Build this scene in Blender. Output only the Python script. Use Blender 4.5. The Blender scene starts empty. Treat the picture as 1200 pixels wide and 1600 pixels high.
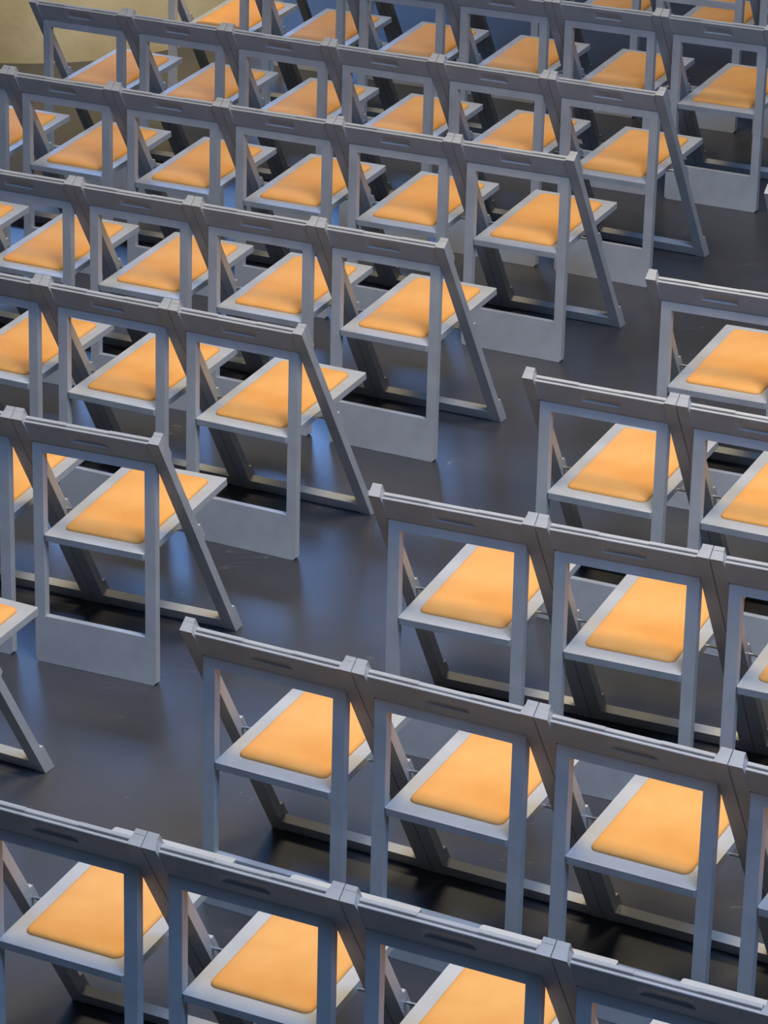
import bpy, bmesh, math, random
from mathutils import Vector, Matrix

scene = bpy.context.scene
col = scene.collection
R = math.radians

# ------------------------------------------------------------------ camera
# looking down from a gallery; focal length in pixels of a 1200 x 1600 frame
FOCAL_PX, CAM_H, PITCH, ROLL = 4913.16, 4.2731, 0.428742, -0.027678
fwd = Vector((0, math.cos(PITCH), -math.sin(PITCH)))
rgt = Vector((1, 0, 0))
upv = Vector((0, math.sin(PITCH), math.cos(PITCH)))
cr, sr = math.cos(ROLL), math.sin(ROLL)
r2 = cr * rgt + sr * upv
u2 = -sr * rgt + cr * upv
cam = bpy.data.objects.new('camera', bpy.data.cameras.new('camera'))
col.objects.link(cam)
mw = Matrix((r2, u2, -fwd)).transposed().to_4x4()
mw.translation = Vector((0, 0, CAM_H))
cam.matrix_world = mw
cam.data.sensor_fit = 'HORIZONTAL'
cam.data.sensor_width = 36.0
cam.data.lens = FOCAL_PX / 1200.0 * 36.0
cam.data.clip_start = 0.1
cam.data.clip_end = 100
scene.camera = cam

# ------------------------------------------------------------------ view, world, lights
vs = scene.view_settings
vs.view_transform = 'Standard'
vs.look = 'None'
vs.gamma = 1.0
vs.use_curve_mapping = False
vs.exposure = -0.28

world = bpy.data.worlds.new('world')
scene.world = world
world.use_nodes = True
bg = world.node_tree.nodes['Background']
bg.inputs['Color'].default_value = (0.30, 0.45, 0.90, 1)
bg.inputs['Strength'].default_value = 0.1

def area_light(name, loc, target, sx, sy, power, color):
    l = bpy.data.lights.new(name, 'AREA')
    l.shape = 'RECTANGLE'
    l.size, l.size_y = sx, sy
    l.energy = power
    l.color = color
    o = bpy.data.objects.new(name, l)
    col.objects.link(o)
    o.location = loc
    d = Vector(target) - Vector(loc)
    o.rotation_euler = d.to_track_quat('-Z', 'Y').to_euler()
    return o

ROOM_X0, ROOM_X1, ROOM_Y0, ROOM_Y1, ROOM_Z = -9.0, 9.0, -5.0, 23.0, 9.5
BLUE = (0.36, 0.56, 1.0)
WARM = (1.0, 0.86, 0.62)
# daylight through the tall windows ahead of the seats, behind the gallery and through the roof light
area_light('daylight_ahead', (-4.1, ROOM_Y1 + 0.5, 5.2), (-4.1, 0, 5.2), 8.8, 2.8, 1000, (0.18, 0.42, 1.0))
area_light('daylight_behind', (1.5, ROOM_Y0 - 0.5, 5.6), (1.5, 10, 4.0), 9.0, 4.6, 90, (0.20, 0.44, 1.0))
area_light('daylight_above', (2.2, 2.2, ROOM_Z + 0.3), (1.4, 14.0, 0), 4.6, 3.4, 1250, (0.25, 0.48, 1.0))
# warm hall lamp over the near rows; warm fills added further ahead
def spot_light(name, loc, target, power, color, angle, radius, blend):
    l = bpy.data.lights.new(name, 'SPOT')
    l.energy, l.color, l.spot_size, l.spot_blend, l.shadow_soft_size = power, color, R(angle), blend, radius
    o = bpy.data.objects.new(name, l)
    col.objects.link(o)
    o.location = loc
    o.rotation_euler = (Vector(target) - Vector(loc)).to_track_quat('-Z', 'Y').to_euler()
area_light('hall_warm_light', (-0.1, 11.8, 7.4), (-0.1, 11.8, 0), 2.0, 2.0, 250, (1.0, 0.86, 0.64))  # unseen warm fill, added so the far cushions stay orange
spot_light('hall_warm_light', (1.7, 6.0, 8.4), (0.2, 8.0, 0), 2700, (1.0, 0.86, 0.62), 68, 1.3, 1.0)
spot_light('plinth_fill_light', (0.6, 11.0, 7.5), (-1.7, 14.9, 0.5), 1900, (1.0, 0.82, 0.50), 26, 0.15, 0.6)  # unseen spot added to brighten the ochre plinth

# ------------------------------------------------------------------ materials
def principled(name, color, rough=0.5, spec=0.5):
    m = bpy.data.materials.new(name)
    m.use_nodes = True
    b = m.node_tree.nodes['Principled BSDF']
    b.inputs['Base Color'].default_value = (*color, 1)
    b.inputs['Roughness'].default_value = rough
    b.inputs['Specular IOR Level'].default_value = spec
    return m, m.node_tree, b

def noise_mix(nt, b, c1, c2, scale, detail=4, lo=0.35, hi=0.65, coord='Object', rough=0.55):
    tc = nt.nodes.new('ShaderNodeTexCoord')
    n = nt.nodes.new('ShaderNodeTexNoise')
    n.inputs['Scale'].default_value = scale
    n.inputs['Detail'].default_value = detail
    n.inputs['Roughness'].default_value = rough
    nt.links.new(tc.outputs[coord], n.inputs['Vector'])
    r = nt.nodes.new('ShaderNodeValToRGB')
    r.color_ramp.elements[0].position = lo
    r.color_ramp.elements[0].color = (*c1, 1)
    r.color_ramp.elements[1].position = hi
    r.color_ramp.elements[1].color = (*c2, 1)
    nt.links.new(n.outputs['Fac'], r.inputs['Fac'])
    nt.links.new(r.outputs['Color'], b.inputs['Base Color'])
    return tc, n, r

def bump(nt, b, tc, scale, strength, dist=0.002, coord='Object'):
    n = nt.nodes.new('ShaderNodeTexNoise')
    n.inputs['Scale'].default_value = scale
    n.inputs['Detail'].default_value = 3
    nt.links.new(tc.outputs[coord], n.inputs['Vector'])
    bp = nt.nodes.new('ShaderNodeBump')
    bp.inputs['Strength'].default_value = strength
    bp.inputs['Distance'].default_value = dist
    nt.links.new(n.outputs['Fac'], bp.inputs['Height'])
    nt.links.new(bp.outputs['Normal'], b.inputs['Normal'])

M = {}
m, nt, b = principled('grey_paint', (0.46, 0.45, 0.42), 0.42, 0.5)
tc, n, r = noise_mix(nt, b, (0.42, 0.41, 0.385), (0.49, 0.48, 0.45), 9.0)
bump(nt, b, tc, 90, 0.12)
M['paint'] = m
m, nt, b = principled('orange_leatherette', (0.85, 0.40, 0.10), 0.6, 0.1)
tc, n, r = noise_mix(nt, b, (0.84, 0.38, 0.095), (0.92, 0.45, 0.13), 6.0)
bump(nt, b, tc, 160, 0.25, 0.001)
M['cushion'] = m
m, nt, b = principled('steel', (0.55, 0.55, 0.55), 0.3, 0.5)
b.inputs['Metallic'].default_value = 1.0
M['steel'] = m
m, nt, b = principled('plaster_ochre', (0.62, 0.50, 0.28), 0.85, 0.2)
tc, n, r = noise_mix(nt, b, (0.52, 0.40, 0.20), (0.68, 0.57, 0.34), 1.6, 6)
bump(nt, b, tc, 14, 0.3, 0.01)
M['plaster'] = m
m, nt, b = principled('hall_plaster', (0.30, 0.25, 0.18), 0.9, 0.2)
tc, n, r = noise_mix(nt, b, (0.26, 0.22, 0.16), (0.34, 0.28, 0.20), 0.8, 5)
M['hall'] = m
m, nt, b = principled('window_frame_paint', (0.25, 0.22, 0.18), 0.6, 0.3)
tc, n, r = noise_mix(nt, b, (0.22, 0.19, 0.15), (0.28, 0.24, 0.2), 5)
M['wframe'] = m
m, nt, b = principled('lamp_glass', (0.9, 0.85, 0.75), 0.4, 0.4)
M['lampglass'] = m
m, nt, b = principled('lamp_metal', (0.1, 0.1, 0.1), 0.4, 0.4)
M['lampmetal'] = m

# polished dark stone floor: mottled colour, uneven gloss, pale scuffs
m, nt, b = principled('dark_polished_floor', (0.05, 0.05, 0.05), 0.25, 0.8)
tc, n, r = noise_mix(nt, b, (0.038, 0.037, 0.040), (0.075, 0.073, 0.076), 1.3, 8, 0.3, 0.7)
n2 = nt.nodes.new('ShaderNodeTexNoise')
n2.inputs['Scale'].default_value = 0.9
n2.inputs['Detail'].default_value = 6
nt.links.new(tc.outputs['Object'], n2.inputs['Vector'])
mr = nt.nodes.new('ShaderNodeMapRange')
mr.inputs['From Min'].default_value = 0.3
mr.inputs['From Max'].default_value = 0.7
mr.inputs['To Min'].default_value = 0.26
mr.inputs['To Max'].default_value = 0.40
nt.links.new(n2.outputs['Fac'], mr.inputs['Value'])
nt.links.new(mr.outputs['Result'], b.inputs['Roughness'])
# scuffs: thin stretched ridges of a wave-warped noise
mp = nt.nodes.new('ShaderNodeMapping')
mp.inputs['Scale'].default_value = (0.7, 5.0, 1.0)
mp.inputs['Rotation'].default_value = (0, 0, 0.5)
nt.links.new(tc.outputs['Object'], mp.inputs['Vector'])
n3 = nt.nodes.new('ShaderNodeTexNoise')
n3.inputs['Scale'].default_value = 2.2
n3.inputs['Detail'].default_value = 2
nt.links.new(mp.outputs['Vector'], n3.inputs['Vector'])
sb = nt.nodes.new('ShaderNodeMath'); sb.operation = 'SUBTRACT'; sb.inputs[1].default_value = 0.5
ab = nt.nodes.new('ShaderNodeMath'); ab.operation = 'ABSOLUTE'
lt = nt.nodes.new('ShaderNodeMath'); lt.operation = 'LESS_THAN'; lt.inputs[1].default_value = 0.0012
n4 = nt.nodes.new('ShaderNodeTexNoise'); n4.inputs['Scale'].default_value = 3.0
nt.links.new(tc.outputs['Object'], n4.inputs['Vector'])
gt = nt.nodes.new('ShaderNodeMath'); gt.operation = 'GREATER_THAN'; gt.inputs[1].default_value = 0.60
mu = nt.nodes.new('ShaderNodeMath'); mu.operation = 'MULTIPLY'
mu2 = nt.nodes.new('ShaderNodeMath'); mu2.operation = 'MULTIPLY'; mu2.inputs[1].default_value = 0.5
nt.links.new(n3.outputs['Fac'], sb.inputs[0]); nt.links.new(sb.outputs[0], ab.inputs[0]); nt.links.new(ab.outputs[0], lt.inputs[0])
nt.links.new(n4.outputs['Fac'], gt.inputs[0])
nt.links.new(lt.outputs[0], mu.inputs[0]); nt.links.new(gt.outputs[0], mu.inputs[1]); nt.links.new(mu.outputs[0], mu2.inputs[0])
mx = nt.nodes.new('ShaderNodeMix'); mx.data_type = 'RGBA'
nt.links.new(mu2.outputs[0], mx.inputs[0])
nt.links.new(r.outputs['Color'], mx.inputs[6])
mx.inputs[7].default_value = (0.30, 0.30, 0.28, 1)
nt.links.new(mx.outputs[2], b.inputs['Base Color'])
bump(nt, b, tc, 2.5, 0.05, 0.01)
M['floor'] = m

# ------------------------------------------------------------------ mesh helpers
def new_obj(name, mesh, parent=None):
    o = bpy.data.objects.new(name, mesh)
    col.objects.link(o)
    if parent is not None:
        o.parent = parent
    return o

def finish(bm, name, mat, bev=0.0, seg=1, smooth=False):
    if bev > 0:
        es = [e for e in bm.edges if len(e.link_faces) == 2 and e.calc_face_angle() > R(25)]
        bmesh.ops.bevel(bm, geom=es, offset=bev, segments=seg, profile=0.5, affect='EDGES', clamp_overlap=True)
    bmesh.ops.recalc_face_normals(bm, faces=bm.faces[:])
    me = bpy.data.meshes.new(name)
    bm.to_mesh(me)
    bm.free()
    me.materials.append(mat)
    if smooth:
        for p in me.polygons:
            p.use_smooth = True
    return me

def loft(bm, rings, caps=True):
    vr = [[bm.verts.new(p) for p in ring] for ring in rings]
    n = len(vr[0])
    for a, c in zip(vr, vr[1:]):
        for i in range(n):
            j = (i + 1) % n
            bm.faces.new((a[i], a[j], c[j], c[i]))
    if caps:
        bm.faces.new(vr[0][::-1])
        bm.faces.new(vr[-1])

def box_bm(x0, x1, y0, y1, z0, z1):
    bm = bmesh.new()
    loft(bm, [[(x0, y0, z), (x1, y0, z), (x1, y1, z), (x0, y1, z)] for z in (z0, z1)])
    return bm

def structure(o, label=None):
    o['kind'] = 'structure'
    if label:
        o['label'] = label
    return o

# ------------------------------------------------------------------ room shell
def slab(name, x0, x1, y0, y1, z0, z1, mat):
    return structure(new_obj(name, finish(box_bm(x0, x1, y0, y1, z0, z1), name, mat)))

f = slab('floor', ROOM_X0, ROOM_X1, ROOM_Y0, ROOM_Y1, -0.2, 0.0, M['floor'])
f['label'] = 'dark polished stone floor with pale scuffs'
def ceiling():
    bm = bmesh.new()
    ox0, ox1, oy0, oy1 = -0.3, 4.7, 0.4, 4.0
    for (x0, x1, y0, y1) in ((ROOM_X0, ox0, ROOM_Y0, ROOM_Y1), (ox1, ROOM_X1, ROOM_Y0, ROOM_Y1),
                             (ox0, ox1, ROOM_Y0, oy0), (ox0, ox1, oy1, ROOM_Y1)):
        loft(bm, [[(x0, y0, z), (x1, y0, z), (x1, y1, z), (x0, y1, z)] for z in (ROOM_Z, ROOM_Z + 0.2)])
    structure(new_obj('ceiling', finish(bm, 'ceiling', M['hall'])))
ceiling()
slab('wall_left', ROOM_X0 - 0.3, ROOM_X0, ROOM_Y0, ROOM_Y1, 0, ROOM_Z, M['hall'])
slab('wall_right', ROOM_X1, ROOM_X1 + 0.3, ROOM_Y0, ROOM_Y1, 0, ROOM_Z, M['hall'])

def wall_with_opening(name, y0, y1, ox0, ox1, oz0, oz1):
    bm = bmesh.new()
    for (a0, a1, c0, c1) in ((ROOM_X0, ox0, 0, ROOM_Z), (ox1, ROOM_X1, 0, ROOM_Z),
                             (ox0, ox1, 0, oz0), (ox0, ox1, oz1, ROOM_Z)):
        loft(bm, [[(a0, y0, z), (a1, y0, z), (a1, y1, z), (a0, y1, z)] for z in (c0, c1)])
    return structure(new_obj(name, finish(bm, name, M['hall'])))

wall_with_opening('wall_back', ROOM_Y1, ROOM_Y1 + 0.3, -8.5, 0.3, 3.9, 6.5)
wall_with_opening('wall_front', ROOM_Y0 - 0.3, ROOM_Y0, -3.0, 6.0, 3.4, 7.8)

def window(name, x0, x1, z0, z1, y, nv, nh):
    bm = bmesh.new()
    t = 0.05
    xs = [x0 + (x1 - x0) * i / nv for i in range(nv + 1)]
    zs = [z0 + (z1 - z0) * i / nh for i in range(nh + 1)]
    for x in xs:
        xx0, xx1 = max(x0, x - t), min(x1, x + t)
        loft(bm, [[(xx0, y - t, z), (xx1, y - t, z), (xx1, y + t, z), (xx0, y + t, z)] for z in (z0, z1)])
    for z in zs:
        zz0, zz1 = max(z0, z - t), min(z1, z + t)
        loft(bm, [[(x0, y - t * .9, q), (x1, y - t * .9, q), (x1, y + t * .9, q), (x0, y + t * .9, q)] for q in (zz0, zz1)])
    return structure(new_obj(name, finish(bm, name, M['wframe'])))
window('window_1', -8.5, 0.3, 3.9, 6.5, ROOM_Y1 + 0.15, 4, 1)
window('window_2', -3.0, 6.0, 3.4, 7.8, ROOM_Y0 - 0.15, 5, 3)

# broad round ochre plinth ahead of the first block
def plinth():
    bm = bmesh.new()
    prof = [(1.00, 0.0), (1.00, 1.05), (0.985, 1.075), (0.96, 1.085)]
    N = 72
    loft(bm, [[(rr * math.cos(2 * math.pi * i / N), rr * math.sin(2 * math.pi * i / N), z) for i in range(N)] for rr, z in prof])
    me = finish(bm, 'plinth', M['plaster'], smooth=True)
    me.set_sharp_from_angle(angle=R(40))
    o = new_obj('plinth', me)
    o.location = (-1.55, 15.63, 0)
    o['label'] = 'broad round ochre plastered plinth standing on the dark floor'
    o['category'] = 'plinth'
plinth()

# ------------------------------------------------------------------ the folding chair
W_O, T_O, D_O = 0.2470, 0.0384, 0.027         # outer frame: half width, stile width, depth
W_I, T_I, D_I = 0.2070, 0.0350, 0.024         # inner frame
FOOT_Y, TOP_Z = 0.3816, 0.765
S_LEN = math.hypot(FOOT_Y, TOP_Z)
SD = (-FOOT_Y / S_LEN, TOP_Z / S_LEN)          # up the slanted frame (y, z)
ND = (SD[1], -SD[0])                           # out of its front face
def O(x, s, n):                                # outer frame coordinates -> chair
    return (x, FOOT_Y + SD[0] * s + ND[0] * n, SD[1] * s + ND[1] * n)
IB_Y, IT_Y, IT_Z = -0.0273, 0.0412, 0.6868
I_LEN = math.hypot(IT_Y - IB_Y, IT_Z)
ID = ((IT_Y - IB_Y) / I_LEN, IT_Z / I_LEN)
IN = (ID[1], -ID[0])
def I(x, h, q):                                # inner frame coordinates -> chair
    return (x, IB_Y + ID[0] * h + IN[0] * q, ID[1] * h + IN[1] * q)
def floor_s(n, z=0.0):                         # s at which depth n meets height z
    return (z - ND[1] * n) / SD[1]

def stile_mesh(sgn):
    xo, xi = sgn * W_O, sgn * (W_O - T_O)
    c = 0.009
    bm = bmesh.new()
    rings = []
    for n in (0.0, D_O):
        top = S_LEN + 0.20 * n
        b0 = floor_s(n, 0.001)
        rings.append([O(xo, b0, n), O(xi, b0, n), O(xi, top - 0.020, n), O(xi + sgn * c * (0.25 if n == 0 else 1), top, n), O(xo, top, n)])
    loft(bm, rings)
    return finish(bm, 'stile', M['paint'], 0.0018)

def block_mesh(sgn, s0, s1, kind):
    xo, xi = sgn * W_O, sgn * (W_O - T_O)
    n0, n1 = D_O - 0.001, D_O + 0.012
    bm = bmesh.new()
    if kind == 'top':
        prof = [(s0, n0), (s0 + 0.012, n1), (s1 + 0.20 * n1, n1), (s1 + 0.20 * n0, n0)]
        xi2 = xi + sgn * 0.009
    elif kind == 'foot':
        prof = [(floor_s(n0, 0.001), n0), (floor_s(n1, 0.001), n1), (s1 - 0.006, n1), (s1, n0)]
        xi2 = xi
    else:
        prof = [(s0, n0), (s0 + 0.008, n1), (s1 - 0.006, n1), (s1, n0)]
        xi2 = xi
    loft(bm, [[O(x, s, n) for s, n in prof] for x in (xo, xi2)])
    return finish(bm, 'spacer_block', M['paint'], 0.002)

def rail_mesh():
    a = W_O - T_O
    s0, s1 = 0.7690, S_LEN - 0.010
    bm = bmesh.new()
    rings = []
    st = [(-a, 0, 1), (-0.072, 0, 1), (-0.0715, 0, 0), (-0.064, 0, 0), (-0.058, 0.5, 0), (-0.045, 1, 0),
          (0.045, 1, 0), (0.058, 0.5, 0), (0.064, 0, 0), (0.0715, 0, 0), (0.072, 0, 1), (a, 0, 1)]
    tilt = 0.005 / (s1 - s0)
    for x, d, lip in st:
        back = lambda s: tilt * (s - s0)
        g0, g1 = s0 + 0.026, s0 + 0.060
        L = s1 + (0.003 if lip else 0.001)
        prof = [(s0, 0.0), (g0, back(g0)), (g0 + 0.002, back(g0) + 0.0075 * d), ((g0 + g1) / 2, back((g0 + g1) / 2) + 0.0035 * d), (g1, back(g1)),
                (s1 - 0.0015, back(s1)), (s1, back(s1) + 0.0015), (s1, 0.0115), (s1 - 0.005, 0.0125), (s1 - 0.005, 0.0155),
                (L - 0.001, 0.0165), (L, 0.018), (L, 0.0255), (L - 0.001, D_O), (s0, D_O)]
        rings.append([O(x, s, n) for s, n in prof])
    loft(bm, rings)
    return finish(bm, 'top_rail', M['paint'])

def prism_mesh(name, pts0, pts1, bev, mat='paint'):
    bm = bmesh.new()
    loft(bm, [pts0, pts1])
    return finish(bm, name, M[mat], bev)

def foot_bar_mesh():
    a = W_O - T_O
    prof = [(floor_s(0, 0.004), 0), (0.046, 0), (0.046, D_O), (floor_s(D_O, 0.004), D_O)]
    return prism_mesh('foot_bar', [O(-a, s, n) for s, n in prof], [O(a, s, n) for s, n in prof], 0.0015)

def rear_leg_mesh(sgn):
    xo, xi = sgn * W_I, sgn * (W_I - T_I)
    def ring(h):
        return [I(xo, h, 0), I(xi, h, 0), I(xi, h, D_I), I(xo, h, D_I)]
    bm = bmesh.new()
    lo = [(x, y, max(z, 0.001)) for x, y, z in ring(0.0)]
    lo2 = []
    for q in (0, D_I):
        h = (0.001 + ID[0] * q) / ID[1]
        lo2.append(h)
    bottom = [I(xo - sgn * 0.008, lo2[0], 0), I(xi, lo2[0], 0), I(xi, lo2[1], D_I), I(xo - sgn * 0.008, lo2[1], D_I)]
    bm2 = [bottom, ring(0.010), ring(I_LEN - 0.004)]
    topr = [I(xo - sgn * 0.004, I_LEN, 0), I(xi, I_LEN, 0), I(xi, I_LEN, D_I), I(xo - sgn * 0.004, I_LEN, D_I)]
    bm2.append(topr)
    loft(bm, bm2)
    return finish(bm, 'rear_leg', M['paint'], 0.0015)

def inner_bar_mesh(name, h0, h1):
    a = W_I - T_I
    q0, q1 = 0.0, D_I
    def prof(x):
        b0 = h0 if h0 > 0.01 else (0.001 + ID[0] * q0) / ID[1]
        b1 = h0 if h0 > 0.01 else (0.001 + ID[0] * q1) / ID[1]
        return [I(x, b0, q0), I(x, h1, q0), I(x, h1, q1), I(x, b1, q1)]
    return prism_mesh(name, prof(-a), prof(a), 0.0008)

SY0, SZ0, SY1, SZ1 = 0.0084, 0.4045, 0.5071, 0.4433
SL = math.hypot(SY1 - SY0, SZ1 - SZ0)
SU = ((SY1 - SY0) / SL, (SZ1 - SZ0) / SL)
def S(x, v, k):                                # seat coordinates: across, forward, up
    return (x, SY0 + SU[0] * v - SU[1] * k, SZ0 + SU[1] * v + SU[0] * k)

def rounded(x0, x1, v0, v1, r, n=5):
    out = []
    for cx, cv, a0 in ((x1 - r, v1 - r, 0), (x0 + r, v1 - r, 90), (x0 + r, v0 + r, 180), (x1 - r, v0 + r, 270)):
        for i in range(n + 1):
            a = R(a0 + 90 * i / n)
            out.append((cx + r * math.cos(a), cv + r * math.sin(a)))
    return out

def seat_mesh():
    ws = 0.1708
    bm = bmesh.new()
    ring = rounded(-ws, ws, 0, SL, 0.006, 3)
    loft(bm, [[S(x, v, k) for x, v in ring] for k in (-0.021, 0.0)])
    return finish(bm, 'seat', M['paint'], 0.002)

def cushion_mesh():
    bm = bmesh.new()
    spec = [(0.0, -0.003), (0.0, 0.003), (0.002, 0.0065), (0.006, 0.0095), (0.014, 0.0120), (0.035, 0.0145), (0.075, 0.016)]
    rings = []
    for ins, k in spec:
        r = max(0.020 - ins * 0.6, 0.006)
        rings.append([S(x, v, k) for x, v in rounded(-0.131 + ins, 0.131 - ins, 0.048 + ins, 0.466 - ins, r)])
    loft(bm, rings)
    me = finish(bm, 'cushion', M['cushion'], smooth=True)
    return me

def pin_mesh(sgn):
    x0, x1 = sgn * (W_O - T_O + 0.006), sgn * 0.165
    c = O(0, 0.440, 0.020)
    bm = bmesh.new()
    N = 10
    loft(bm, [[(x, c[1] + 0.0042 * math.cos(2 * math.pi * i / N), c[2] + 0.0042 * math.sin(2 * math.pi * i / N)) for i in range(N)] for x in (x0, x1)])
    return finish(bm, 'pivot_pin', M['steel'], smooth=False)

MESH = dict(
    stile={s: stile_mesh(s) for s in (-1, 1)},
    block={(s, k): block_mesh(s, a, c, k) for s in (-1, 1) for k, a, c in
           (('top', S_LEN - 0.092, S_LEN), ('mid', 0.408, 0.468), ('foot', 0.0, 0.085))},
    rail=rail_mesh(), foot=foot_bar_mesh(),
    leg={s: rear_leg_mesh(s) for s in (-1, 1)},
    bar=inner_bar_mesh('upper_bar', 0.6595, I_LEN), cross=inner_bar_mesh('cross_bar', 0.540, 0.568), panel=inner_bar_mesh('base_panel', 0.0, 0.1480),
    seat=seat_mesh(), cushion=cushion_mesh(), pin={s: pin_mesh(s) for s in (-1, 1)})

def folding_chair(x, y, rz, label, group, cross=False):
    e = bpy.data.objects.new('folding_chair', None)
    col.objects.link(e)
    e.empty_display_size = 0.1
    e.location = (x, y, 0)
    e.rotation_euler = (0, 0, rz)
    e['label'] = label
    e['category'] = 'chair'
    e['group'] = group
    for s in (-1, 1):
        st = new_obj('stile', MESH['stile'][s], e)
        for k in ('top', 'mid', 'foot'):
            new_obj('spacer_block', MESH['block'][(s, k)], st)
        new_obj('rear_leg', MESH['leg'][s], e)
        p = new_obj('pivot_pin', MESH['pin'][s], e)
        p['label'] = 'small steel pivot pin'
    new_obj('top_rail', MESH['rail'], e)
    new_obj('foot_bar', MESH['foot'], e)
    new_obj('upper_bar', MESH['bar'], e)
    new_obj('base_panel', MESH['panel'], e)
    if cross:
        new_obj('cross_bar', MESH['cross'], e)
    se = new_obj('seat', MESH['seat'], e)
    c = new_obj('cushion', MESH['cushion'], se)
    c['label'] = 'thin orange upholstered pad'
    return e

ORD = ['', 'second', 'third', 'fourth', 'fifth', 'sixth', 'seventh', 'eighth']
def place_label(i):
    return 'at the aisle end' if i == 0 else ORD[i] + ' from the aisle'
PITCH_X = 0.4968
# plinth-side block: aisle-end corner of the back rail, row angle, number of chairs; rows from the rear
LEFT = [((-1.1560, 7.3340), -31.0, 1), ((-0.6316, 8.1690), -27.3, 2), ((-0.2362, 8.9946), -30.75, 3),
        ((0.2221, 9.7390), -30.6, 5), ((0.7061, 10.6095), -30.8, 6), ((1.0900, 11.3529), -32.05, 6),
        ((1.6018, 12.1872), -31.15, 6), ((2.060, 12.990), -31.2, 6)]
ROWS = ['rearmost row', 'second row from rear', 'third row from rear', 'fourth row from rear', 'fifth row from rear',
        'sixth row from rear', 'seventh row from rear', 'eighth row from rear']
for k, ((ex, ey), ang, n) in enumerate(LEFT):
    a = R(ang)
    for i in range(n):
        d = (i + 0.5) * PITCH_X
        folding_chair(ex - d * math.cos(a), ey - d * math.sin(a), a,
                      'grey orange-seated folding chair %s, %s, plinth-side block' % (place_label(i), ROWS[k]),
                      'folding chairs of the plinth-side block', cross=(k == 7))
# block across the aisle: aisle-end corner, angle, number of chairs
RIGHT = [((-0.9850, 6.1921), -29.3, 4), ((-0.5188, 7.0032), -30.65, 4), ((-0.0438, 7.7883), -27.6, 3),
         ((0.4159, 8.6020), -29.5, 2), ((0.8502, 9.4043), -28.8, 1), ((1.3260, 10.2060), -29.0, 1)]
for k, ((ex, ey), ang, n) in enumerate(RIGHT):
    a = R(ang)
    for i in range(n):
        d = (i + 0.5) * PITCH_X
        folding_chair(ex + d * math.cos(a), ey + d * math.sin(a), a,
                      'grey orange-seated folding chair %s, %s, block across from plinth' % (place_label(i), ROWS[k]),
                      'folding chairs of the block across the aisle')
